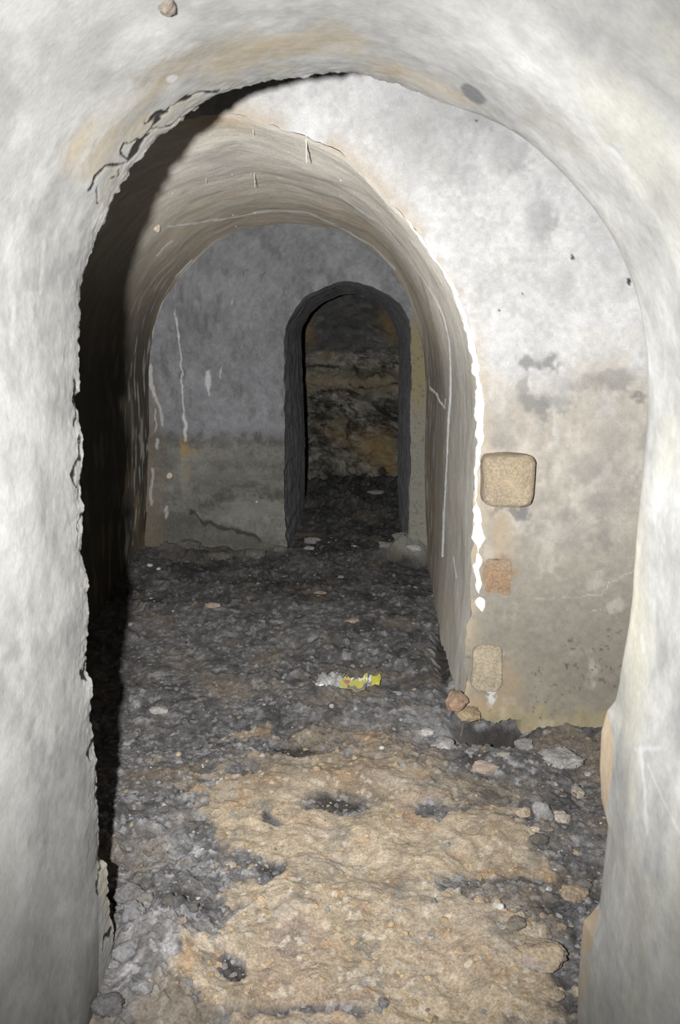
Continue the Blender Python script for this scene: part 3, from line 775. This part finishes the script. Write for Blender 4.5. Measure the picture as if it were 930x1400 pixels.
def rock(name, loc, size, color, seed, rz=0.0, sub=4, rough=0.22, boxy=0.0, tone=None, facets=.35, tilt=0.0, mat=None):
    V, Fc = rock_mesh(seed, *size, sub=sub, rough=rough, boxy=boxy, facets=facets)
    n = fbm(V[:, 0] + seed, V[:, 1], V[:, 2], 30, 4, seed)
    c = np.tile(np.array(color), (len(V), 1)) * (1 + .28 * n)[:, None]
    if tone is not None:
        c = mixc(c, tone, smooth(-.1, .5, fbm(V[:, 0], V[:, 1] + seed, V[:, 2], 22, 3, seed + 3)))
    g1 = fbm(V[:, 0] * 1.0 + seed, V[:, 1], V[:, 2], 60, 4, seed + 5, .7)
    c = mixc(c, np.array(color) * .35, smooth(.0, .8, g1) * .65)          # soil rubbed into the surface
    c = mixc(c, np.mean(color) * np.array([1.05, 1.0, .93]), np.full(len(V), .30))
    o = mesh_from(name, V, Fc, mat or M_STONE, np.maximum(c, .02))
    o.location = loc; o.rotation_euler = (tilt, 0, rz)
    return o


GREY = (0.30, 0.295, 0.29); PALE = (0.55, 0.53, 0.49); TAN = (0.50, 0.38, 0.24); DARK = (0.11, 0.105, 0.105)


def floor_rock(name, px, py, wpx, hpx, color, label, seed, cat='stone', rz=0., tone=None, rough=.22, sink=.35, boxy=0., sub=3, group=None, tilt=0., flat=None, facets=.35):
    sub = max(sub, 4)
    p = on_floor(np.array([px]), np.array([py + hpx * .2]), 0.03)[0]
    D = float((p - CAM) @ fw)
    s = D / F
    sx = wpx * s / 2
    sz = (flat if flat else .55) * sx if flat else max(hpx * s / 2 * .75, .006)
    sy = sx * .8
    loc = (p[0], p[1], fz(p[0], p[1]) + sz * (1 - sink) * .8)
    o = rock(name, loc, (sx, sy, sz), color, seed, rz, sub, rough, boxy, tone, facets, tilt)
    return tag(o, label, cat, group)


floor_rock('stone', 740, 1294, 70, 48, TAN, 'large tan stone bedded in dark soil near the foot of the near jamb', 11, tone=(.42, .34, .28), sub=5, rough=.18, sink=.45)
floor_rock('stone', 216, 954, 27, 16, PALE, 'pale grey flat stone lying alone on dark soil beside the black shadow', 12, sub=4, flat=.45)
floor_rock('stone', 291, 823, 21, 10, (0.62, .55, .42), 'small cream stone chip with an ochre edge far back on the dark tunnel floor', 13, tone=(.5, .33, .18))
floor_rock('wood_chip', 483, 845, 22, 8, (0.55, .45, .35), 'pointed pale tan chip lying on dark soil behind the wrapper', 14, cat='chip', tone=(.6, .36, .2), rz=.3)
floor_rock('stone', 438, 804, 15, 7, (0.5, .37, .24), 'small tan stone chip on the dark floor just before the doorway', 15)
floor_rock('mortar_lump', 771, 1017, 58, 28, (0.46, .44, .43), 'wide crumbly grey mortar lump on the floor below the plastered wall', 16, cat='lump', rough=.4, sub=5, tone=(.26, .25, .25))
floor_rock('mortar_lump', 719, 1000, 30, 22, (0.44, .42, .41), 'smaller crumbly grey mortar lump against the wall foot beside the dark hollow', 17, cat='lump', rough=.4, sub=4, tone=(.24, .23, .23))
floor_rock('stone', 791, 1057, 26, 15, (0.52, .45, .34), 'pale elongated pebble standing tilted in the dark soil near the jamb', 18, rz=-.9, sub=4, tilt=.3)
floor_rock('stone', 714, 1096, 26, 20, (0.62, .47, .32), 'rounded pinkish tan stone in the rubble, next to grey mortar pieces', 19, sub=4, rough=.1)
floor_rock('mortar_lump', 742, 1100, 34, 34, (0.34, .33, .325), 'grey mortar lump in the rubble, touching the rounded pinkish stone', 20, cat='lump', sub=4, rough=.3)
floor_rock('stone', 769, 1106, 30, 20, (0.50, .42, .36), 'knobbly pale pinkish stone between the mortar lump and the near jamb', 21, sub=4, rough=.35)
floor_rock('stone', 730, 1124, 22, 10, (0.58, .48, .36), 'small pale chip just below the rounded pinkish stone', 22)
floor_rock('earth_clod', 738, 1136, 30, 20, (0.17, .15, .13), 'dark brown earth clod in the rubble below the pale chip', 23, cat='clod', sub=4)
floor_rock('stone', 664, 1037, 40, 12, (0.56, .42, .32), 'flat pinkish stone slab lying on grey rubble in front of the wall hollow', 24, flat=.3, sub=4)
floor_rock('mortar_lump', 688, 1021, 22, 12, (0.45, .42, .37), 'small buff mortar piece at the lower rim of the wall hollow', 25, cat='lump', rough=.35)
floor_rock('mortar_lump', 585, 981, 22, 13, (0.58, .56, .53), 'whitish crumbly mortar lump near the orange brick fragment', 26, cat='lump', rough=.4, sub=4)
floor_rock('mortar_lump', 608, 999, 36, 18, (0.48, .46, .46), 'pale crumbled mortar heap below the orange brick fragment', 27, cat='lump', rough=.45, sub=4, tone=(.3, .29, .3))
floor_rock('stone', 681, 1239, 17, 6, (0.75, .7, .64), 'thin white chip lying in the dark brown soil patch', 28)
floor_rock('earth_clod', 784, 1203, 44, 30, (0.46, .34, .21), 'tan earth clod at the broken rim of the tan crust near the jamb', 29, cat='clod', sub=5, rough=.3, flat=.5)
floor_rock('earth_clod', 706, 1257, 30, 22, (0.22, .19, .15), 'dark earth clod above the large tan stone', 30, cat='clod', rough=.35, sub=4)
floor_rock('stone', 524, 1368, 17, 17, (0.24, .235, .24), 'small grey pebble sitting on the tan crust close to the camera', 31, sub=4)
floor_rock('stone', 428, 731, 26, 15, (0.42, .41, .39), 'squarish grey stone inside the foot of the dark doorway', 32, boxy=.4)
floor_rock('stone', 422, 754, 18, 7, (0.48, .46, .43), 'small pale stone on the floor below the dark doorway', 33)
floor_rock('stone', 484, 745, 9, 5, (0.6, .58, .54), 'tiny pale chip in the middle of the doorway threshold', 34)
floor_rock('stone', 567, 756, 26, 11, (0.72, .7, .66), 'whitish stone at the foot of the ochre strip beside the doorway', 35, rz=.2)
floor_rock('stone', 515, 682, 26, 6, (0.42, .41, .39), 'thin pale slab lying deep inside the rock chamber', 36, flat=.2)
floor_rock('stone', 473, 709, 14, 6, (0.38, .37, .36), 'small grey stone inside the doorway passage', 37)
floor_rock('earth_clod', 232, 1256, 22, 22, (0.12, .11, .10), 'dark damp clod at the upper rim of a small hollow near the near wall', 38, cat='clod', sub=4)
floor_rock('earth_clod', 266, 1262, 18, 16, (0.13, .12, .11), 'dark damp clod closing the small hollow on its tan side', 39, cat='clod', sub=4)
floor_rock('earth_clod', 178, 1222, 40, 34, (0.20, .19, .195), 'rounded grey clod at the shadow edge beside the cream plaster flake', 40, cat='clod', sub=4, rough=.3)
floor_rock('earth_clod', 199, 1238, 24, 24, (0.24, .21, .19), 'brownish grey clod behind the small dark hollow', 41, cat='clod', sub=4)
floor_rock('earth_clod', 182, 1262, 34, 36, (0.25, .25, .26), 'pale grey lumpy clod near the foot of the near wall', 42, cat='clod', sub=4, rough=.35)
floor_rock('stone', 248, 1285, 22, 18, (0.33, .27, .21), 'brown stone just in front of the small dark hollow', 43, sub=4)
floor_rock('earth_clod', 173, 1308, 40, 36, (0.24, .24, .25), 'large grey clod low against the foot of the near wall', 44, cat='clod', sub=4, rough=.3)
floor_rock('earth_clod', 150, 1384, 46, 36, (0.15, .145, .145), 'dark clod in the very corner where the near wall meets the floor', 45, cat='clod', sub=4, rough=.3)
floor_rock('stone', 205, 1363, 12, 14, (0.5, .38, .22), 'small ochre stone on grey soil by the edge of the tan crust', 46)
floor_rock('earth_clod', 197, 1372, 30, 24, (0.27, .27, .28), 'smooth grey clod by the small ochre stone', 47, cat='clod', sub=4)
floor_rock('stone', 316, 1176, 15, 8, (0.62, .46, .32), 'tiny pinkish orange pebble at the rim of the tan crust', 48)
floor_rock('stone', 543, 933, 16, 6, (0.5, .49, .47), 'pale flake on dark soil next to the yellow end of the wrapper', 49)
floor_rock('stone', 522, 1013, 8, 4, (0.75, .74, .72), 'tiny white chip on the tan soil in front of the wrapper', 50)
floor_rock('stone', 244, 1020, 9, 11, (0.52, .41, .27), 'tiny upright ochre pebble on dark soil, nearer than the pale flat stone', 51)
floor_rock('stone', 205, 776, 9, 6, (0.75, .74, .72), 'white chip at the dark foot of the back wall', 52)
floor_rock('stone', 217, 779, 6, 5, (0.75, .74, .72), 'tiny round white pebble at the dark foot of the back wall', 53)
floor_rock('stone', 800, 1187, 20, 18, (0.2, .19, .19), 'dark grey stone between the tan clod and the near jamb', 54, sub=4)
floor_rock('stone', 757, 1345, 30, 16, (0.47, .36, .23), 'flat tan stone in front of the large tan stone', 55, sub=4, flat=.35)
floor_rock('stone', 790, 1337, 20, 14, (0.45, .36, .25), 'tan stone touching the broken cream foot of the jamb', 56, sub=4)
for i, (qx, qy, w_, h_, wh) in enumerate([(262, 752, 34, 16, 'beside the tunnel side wall'), (300, 758, 40, 15, 'below the black plaster crack'), (348, 757, 34, 16, 'under its pale plaster patch'), (384, 752, 22, 14, 'touching the doorway corner')]):
    floor_rock('mortar_lump', qx, qy, w_, h_, (0.25, .235, .205), 'brownish mortar lump at the back wall foot, ' + wh, 90 + i, cat='lump', rough=.35, tone=(.16, .15, .14))
for i, (qx, qy, w_, h_, wh) in enumerate([(528, 752, 24, 12, 'at the right foot of the dark doorway'), (548, 744, 26, 16, 'against the right jamb of the dark doorway')]):
    floor_rock('mortar_lump', qx, qy, w_, h_, (0.36, .345, .31), 'buff grey mortar lump ' + wh, 96 + i, cat='lump', rough=.35)
floor_rock('stone', 806, 1030, 12, 8, (0.5, .48, .47), 'small pale grey stone by the wide mortar lump, next to the jamb', 57)

# brick fragment wedged under the corner of the wall
p = on_depth(np.array([624]), np.array([958]), np.array([2.84]))[0]
tag(rock('brick_fragment', (p[0], p[1], p[2]), (.044, .055, .036), (0.50, .30, .18), 61, .2, 4, .12, .35, (.58, .38, .24)), 'rounded orange brick fragment under the corner of the plastered wall', 'brick')
p = on_depth(np.array([640]), np.array([977]), np.array([2.86]))[0]
tag(rock('brick_fragment', (p[0], p[1], p[2]), (.050, .05, .024), (0.46, .33, .18), 62, 0, 4, .18, .35, (.6, .46, .26)), 'flat ochre brick fragment under the rounded orange one at the wall corner', 'brick')

# masonry blocks in the face wall
def wall_block(name, x0, y0, x1, y1, proud, color, tone, label, seed, rough=.05, boxy=.93):
    a = face_pt(x0, y1); b = face_pt(x1, y0)
    c0 = (a + b) / 2
    n = 40
    # front face with rounded corners, worn, as a closed superellipsoid slab
    V, Fc = rock_mesh(seed, 1, 1, 1, sub=5, rough=0, facets=.0)
    e = 0.28
    V = np.sign(V) * np.abs(V) ** (e * .9)
    V /= np.maximum(1, np.linalg.norm(V, ord=6, axis=1))[:, None]
    hx = (b[0] - a[0]) / 2; hz = (b[2] - a[2]) / 2
    V = V * np.array([hx, proud, hz])
    V[:, 0] *= 1 + .05 * V[:, 2] / hz * (seed % 2 * 2 - 1)
    nz = fbm(V[:, 0] + seed, V[:, 1], V[:, 2], 14, 4, seed)
    V[:, 0] *= 1 + rough * nz; V[:, 2] *= 1 + rough * fbm(V[:, 0], V[:, 1] + 3, V[:, 2], 14, 4, seed + 1)
    V[:, 1] += -.006 * fbm(V[:, 0], V[:, 2], 0, 30, 4, seed + 2)
    c = np.tile(np.array(color), (len(V), 1)) * (1 + .14 * fbm(V[:, 0], V[:, 1], V[:, 2], 40, 4, seed))[:, None]
    c = mixc(c, tone, smooth(0, .7, fbm(V[:, 0] + 9, V[:, 1], V[:, 2], 18, 4, seed + 4)) * .7)
    o = mesh_from(name, V, Fc, M_STONE, c)
    o.location = (c0[0], Y_FACE, c0[2])
    return tag(o, label, 'stone block')


wall_block('stone_block', 655, 619, 730, 689, .09, (0.50, .41, .29), (.38, .32, .26), 'square tan stone block standing proud of the wall beside the arch edge', 71, .05)
wall_block('stone_block', 645, 879, 687, 941, .026, (0.50, .43, .32), (.40, .34, .26), 'rounded buff stone set low in the wall near the arch foot', 72, .10)
wall_block('stone_block', 662, 762, 702, 813, .006, (0.42, .29, .19), (.45, .36, .26), 'rough reddish brown stone nearly flush with the wall below the square block', 73, .26)

# small tan stub high on the near vault
i = np.argmin((to_px(Pnw)[0] - 226) ** 2 + (to_px(Pnw)[1] - 4) ** 2)
p = Pnw.reshape(-1, 3)[i]
tag(rock('stone', (p[0], p[1], p[2]), (.014, .014, .014), (0.16, .13, .10), 74, 0, 3, .2, .4), 'small tan stone knob poking out of the near vault at the top', 'stone')

# ------------------------------------------------------------------ gravel that nobody could count
rg = np.random.RandomState(77)
temps = [rock_mesh(300 + k, 1, 1, 1, sub=1, rough=.3, facets=.5) for k in range(6)]
Vs, Fs, Cs = [], [], []
off = 0
cnt = 5200
gu = rg.uniform(150, 840, cnt); gv = 735 + 665 * rg.uniform(0, 1, cnt) ** .9
pts = on_floor(gu, gv, 0.0)
tmk = tan_mask(pts[:, 0], pts[:, 1])[0]
zz = floor_z(pts[:, 0], pts[:, 1])
for k in range(cnt):
    if rg.rand() < tmk[k] * .55:
        continue
    gxx, gyy = pts[k, 0], pts[k, 1]
    if gyy > 6.6 or (gyy > 5.3 and not -.45 < gxx < .18) or (gyy > 2.85 and not (crown_x - (fr[-60, 0] - crown_x) + .03 < gxx < .30)) or (gyy < 1.65 and not -.42 < gxx < .36):
        continue
    V, Fc = temps[k % 6]
    s = (0.003 + 0.010 * rg.rand() ** 3.2) * (1 + .15 * (pts[k, 1] - 2))
    a = rg.uniform(0, 6.28); ca, sa = math.cos(a), math.sin(a)
    Q = V * np.array([s * rg.uniform(.8, 1.5), s, s * rg.uniform(.35, .8)])
    Q = np.stack([Q[:, 0] * ca - Q[:, 1] * sa, Q[:, 0] * sa + Q[:, 1] * ca, Q[:, 2]], 1)
    Vs.append(Q + np.array([pts[k, 0], pts[k, 1], zz[k] + s * .15]))
    Fs.append(Fc + off); off += len(V)
    r = rg.rand()
    base = np.array(TAN if (tmk[k] > .4 and r < .7) else (.46, .45, .43) if r > .93 else (.36, .29, .22) if r > .76 else GREY if r > .45 else (.18, .175, .18)) * rg.uniform(.75, 1.15)
    Cs.append(np.tile(base, (len(V), 1)))
g = mesh_from('gravel', np.concatenate(Vs), np.concatenate(Fs), M_STONE, np.concatenate(Cs), smooth_sh=False)
tag(g, 'fine grey and tan gravel crumbs strewn over the earth floor', 'gravel', kind='stuff')

# ------------------------------------------------------------------ crumpled sweet wrapper
pw = on_floor(np.array([478]), np.array([933]), 0.02)[0]
wr = bpy.data.objects.new('sweet_wrapper', None); COL.objects.link(wr)
wr.location = (pw[0], pw[1], fz(pw[0], pw[1]) + 0.004)
wr.rotation_euler = (0, 0, math.radians(-5))
tag(wr, 'crumpled yellow and clear sweet wrapper lying on the dark soil', 'wrapper')
SCL = float((pw - CAM) @ fw) / F                         # metres per photo pixel there


def film(name, x0, x1, hw0, hw1, ht, seed, mat, col_fn=None, parent=wr, nx=70, nyy=34):
    s = np.linspace(0, 1, nx); t = np.linspace(-1, 1, nyy)
    Sg, Tg = np.meshgrid(s, t, indexing='ij')
    x = (x0 + (x1 - x0) * Sg) * SCL
    hw = (hw0 + (hw1 - hw0) * Sg) * SCL * 2.0
    xp = x / SCL
    y = Tg * hw * (1 + .35 * fbm(x, 0 * x, 0, 22, 3, seed + 3)) + .010 * fbm(x, Tg * .05, 0, 35, 3, seed) + SCL * (9 * (np.abs(xp + 2) / 40) ** 1.5 - 4) * .9
    zz = ht * (1 - Tg ** 2) ** .6 + ht * 1.0 * fbm(x, y, 0, 26, 3, seed + 1) + ht * .5 * fbm(x + y, (x - y) * .4, 0, 60, 3, seed + 4) + ht * .5
    x = x + .004 * fbm(x, y, 2, 60, 2, seed + 2)
    P = np.stack([x, y, np.maximum(zz, .0005)], -1)
    c = col_fn(Sg, Tg) if col_fn else None
    o = grid(name, P, mat, c, parent=parent)
    sd = o.modifiers.new('thickness', 'SOLIDIFY'); sd.thickness = .0006
    return o


def body_col(s, t):
    c = np.tile(np.array([0.55, 0.53, 0.13]), s.shape + (1,))
    c = mixc(c, (0.80, 0.78, 0.74), ((s > .30) & (s < .74) & (t > .05)) * .9)
    c = mixc(c, (0.45, 0.16, 0.24), smooth(.35, .6, np.exp(-((s - .22) / .10) ** 2 - ((t + .1) / .55) ** 2)) * .85)
    c = mixc(c, (0.78, 0.66, 0.66), smooth(.5, .7, np.exp(-((s - .26) / .05) ** 2 - ((t - .6) / .3) ** 2)))
    c = mixc(c, (0.76, 0.74, 0.72), ((s > .86) & (s < .97)) * .95)
    c = mixc(c, (0.10, 0.11, 0.22), ((s > .83) & (s < .87)) * .95)
    c = mixc(c, (0.13, 0.11, 0.26), ((np.abs(t + .82) < .16) & (s > .25)) * .75)
    # illegible dark slanted stroke of the print
    c = mixc(c, (0.07, 0.07, 0.14), ((np.abs(t - (.15 + (s - .4) * 2.2)) < .16) & (s > .38) & (s < .66)) * .95)
    c = mixc(c, (0.07, 0.07, 0.14), ((np.abs(s - .40) < .025) & (t > .0) & (t < .5)) * .9)
    return c


film('clear_end', -45, -8, 7.5, 5.5, .016, 401, M_CLEAR)
film('printed_body', -12, 31, 8.5, 7.5, .016, 405, M_WRAP, body_col)
film('twisted_end', 29, 42, 2.6, 6.0, .018, 409, M_WRAP, lambda s, t: np.tile(np.array([0.58, 0.55, 0.10]), s.shape + (1,)), nx=30, nyy=30)

# ------------------------------------------------------------------ mineral straws and nodules on the vault
def straw(px, py, ln, r, label, group=None):
    p = vault_pt(px, py)
    n = 14; k = 10
    zs = np.linspace(0.012, -ln, n)
    an = np.linspace(0, 2 * math.pi, k, endpoint=False)
    rr = r * (1.5 - .75 * np.linspace(0, 1, n) ** .4)
    rr[-1] *= .3
    V = np.stack([np.stack([rr[i] * np.cos(an) + .0008 * math.sin(i * 1.7), rr[i] * np.sin(an), np.full(k, zs[i])], 1) for i in range(n)]).reshape(-1, 3)
    Fc = []
    for i in range(n - 1):
        for j in range(k):
            Fc.append((i * k + j, i * k + (j + 1) % k, (i + 1) * k + (j + 1) % k, (i + 1) * k + j))
    o = mesh_from('stalactite_straw', V, Fc, M_STRAW)
    o.location = p
    return tag(o, label, 'stalactite', group)


straw(419, 190, .078, .0026, 'thin white stalactite straw hanging from the edge of the arch')
straw(348, 236, .066, .0024, 'thin white stalactite straw hanging from the middle of the tunnel vault')
straw(282, 243, .022, .0022, 'short stub of a stalactite straw near the black shadow on the vault')
straw(346, 177, .020, .0022, 'short stub of a stalactite straw just under the front edge of the vault')
straw(343, 237, .012, .0020, 'tiny stalactite stub close beside the long straw mid vault')


def nodule(px, py, r, label, pos=None, seed=500):
    p = vault_pt(px, py) if pos is None else pos
    V, Fc = rock_mesh(seed, r, r, r, sub=3, rough=.25, facets=.2)
    o = mesh_from('mineral_nodule_or_glint', V, Fc, M_NODULE)
    o.location = p
    return tag(o, label, 'nodule')


nodule(214, 311, .021, 'largest pale orange mineral nodule on the vault, at the rim of the shadow', seed=501)
nodule(318, 294, .006, 'small cream mineral nodule above the white crack on the vault', seed=502)
nodule(323, 309, .006, 'small cream mineral nodule below the white crack on the vault', seed=503)
nodule(348, 291, .007, 'small white mineral nodule sitting on the white crack of the vault', seed=504)
nodule(236, 264, .005, 'tiny white mineral nodule on the vault beside the black shadow', seed=505)
nodule(317, 239, .004, 'tiny white mineral nodule between the stub and the long straw', seed=506)
nodule(467, 246, .006, 'pale mineral nodule on the vault side, farthest from the shadow', seed=507)
nodule(0, 0, .022, 'pale orange nodule standing in for a flash glint low on the grey back wall', pos=on_depth(np.array([232]), np.array([650]), np.array([Y_BACK - .02]))[0], seed=508)  # added lump; its pale colour imitates the glint
nodule(0, 0, .007, 'tiny white speck of mineral on the lower back wall near the doorway', pos=on_depth(np.array([351]), np.array([686]), np.array([Y_BACK - .02]))[0], seed=509)
